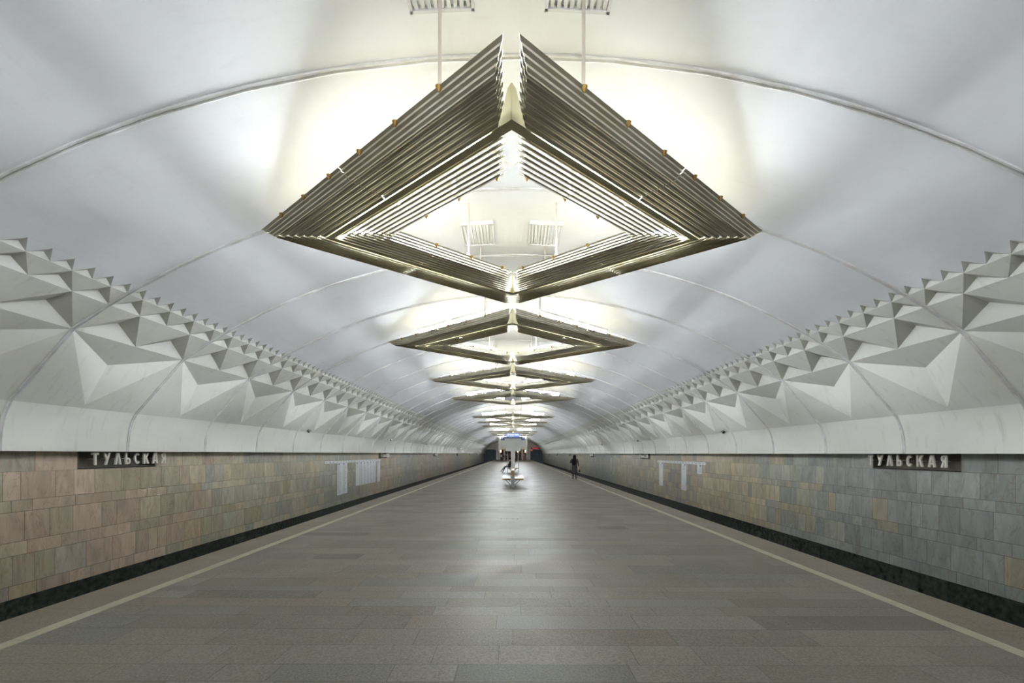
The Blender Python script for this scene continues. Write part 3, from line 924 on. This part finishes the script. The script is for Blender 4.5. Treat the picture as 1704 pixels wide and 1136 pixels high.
stand = dict(pelvis=(0,0,.96), waist=(0,.0,1.12), chest=(0,0,1.34), neck=(0,.0,1.50), head=(0,.02,1.62), crown=(0,.01,1.70),
    shL=(-.19,0,1.42), elL=(-.24,-.02,1.13), wrL=(-.25,.03,.89), paL=(-.25,.04,.82), shR=(.19,0,1.42), elR=(.24,-.02,1.13), wrR=(.25,.03,.89), paR=(.25,.04,.82),
    hipL=(-.09,0,.90), knL=(-.10,.02,.50), anL=(-.10,-.01,.085), toL=(-.12,.15,.038), hipR=(.09,0,.90), knR=(.10,.02,.50), anR=(.10,-.01,.085), toR=(.13,.15,.038))
wj = dict(stand); wj.update(elL=(-.30,.02,1.16), wrL=(-.16,.22,1.27), paL=(-.13,.27,1.30), elR=(.27,-.03,1.14), wrR=(.30,0,.92), paR=(.30,.01,.86), knL=(-.09,.02,.50), anL=(-.10,-.01,.085))
wp = person('woman with long dark hair in a grey checked coat by the right platform line', (4.42, 32.8, 0), -.15, wj, M['coat'], M['boots'], M['boots'], M['hair'], True, True)
hb = thing('handbag', 'black handbag in the right hand of the woman in the checked coat', 'bag', (4.765, 32.75, .495))
b = MB(); b.loft([[Vector((x*s, y*s2, z)) for x, y in ((-.04, -.13), (.04, -.13), (.05, 0), (.04, .13), (-.04, .13), (-.05, 0))] for s, s2, z in ((1.2, 1.0, 0), (1.35, 1.05, .04), (1.2, 1.0, .18), (.8, .9, .22))]); b.build('pouch', M['black'], hb)
b = MB()
pts = [Vector((0, -.09 + .18*k/8, .215 + .11*math.sin(PI*k/8))) for k in range(9)]
for a, c in zip(pts[:-1], pts[1:]): b.tube(a, c, .009, n=6)
b.build('handle', M['black'], hb)
seat_j = dict(stand); seat_j.update(pelvis=(0,0,.655), waist=(0,-.04,.79), chest=(0,-.05,.98), neck=(0,-.02,1.14), head=(0,.02,1.26), crown=(0,.01,1.34),
    shL=(-.19,-.04,1.06), elL=(-.24,.05,.80), wrL=(-.14,.26,.72), paL=(-.10,.33,.71), shR=(.19,-.04,1.06), elR=(.24,.05,.80), wrR=(.14,.26,.72), paR=(.10,.33,.71),
    hipL=(-.09,.02,.60), knL=(-.11,.47,.57), anL=(-.12,.80,.16), toL=(-.13,.95,.13), hipR=(.09,.02,.60), knR=(.11,.45,.52), anR=(.12,.62,.085), toR=(.13,.78,.04))
person('person in blue jeans and pale shoes seated on the far bench, legs stretched left', (-.34, 44.6, 0), PI/2, seat_j, M['darkcloth'], M['jeans'], M['paleshoe'], M['hair'])
walk = dict(stand); walk.update(knL=(-.09,.18,.53), anL=(-.1,.22,.10), toL=(-.1,.38,.06), knR=(.09,.0,.50), anR=(.1,-.22,.12), toR=(.1,-.08,.045), elL=(-.25,-.10,1.14), wrL=(-.25,-.08,.90), paL=(-.25,-.06,.83), elR=(.25,.05,1.14), wrR=(.25,.2,.93), paR=(.25,.24,.87))
for lab, x, y, rz, J, tm, lm_, sm_ in (
    ('distant person in dark clothes standing left of the hall end, nearest the stand', -1.7, 114, 2.9, stand, M['darkcloth'], M['darkcloth'], M['boots']),
    ('distant person in a dark jacket walking at the left hall end, middle of three', -2.35, 112, 3.2, walk, M['darkcloth'], M['jeans'], M['boots']),
    ('distant person in a pale top at the left hall end, farthest left of three', -3.1, 118, 2.6, stand, M['palecloth'], M['darkcloth'], M['boots']),
    ('distant person in a pale top standing at the right hall end', 3.75, 122, 3.0, stand, M['palecloth'], M['palecloth'], M['paleshoe'])):
    person(lab, (x, y, 0), rz, J, tm, lm_, sm_, M['hair'])
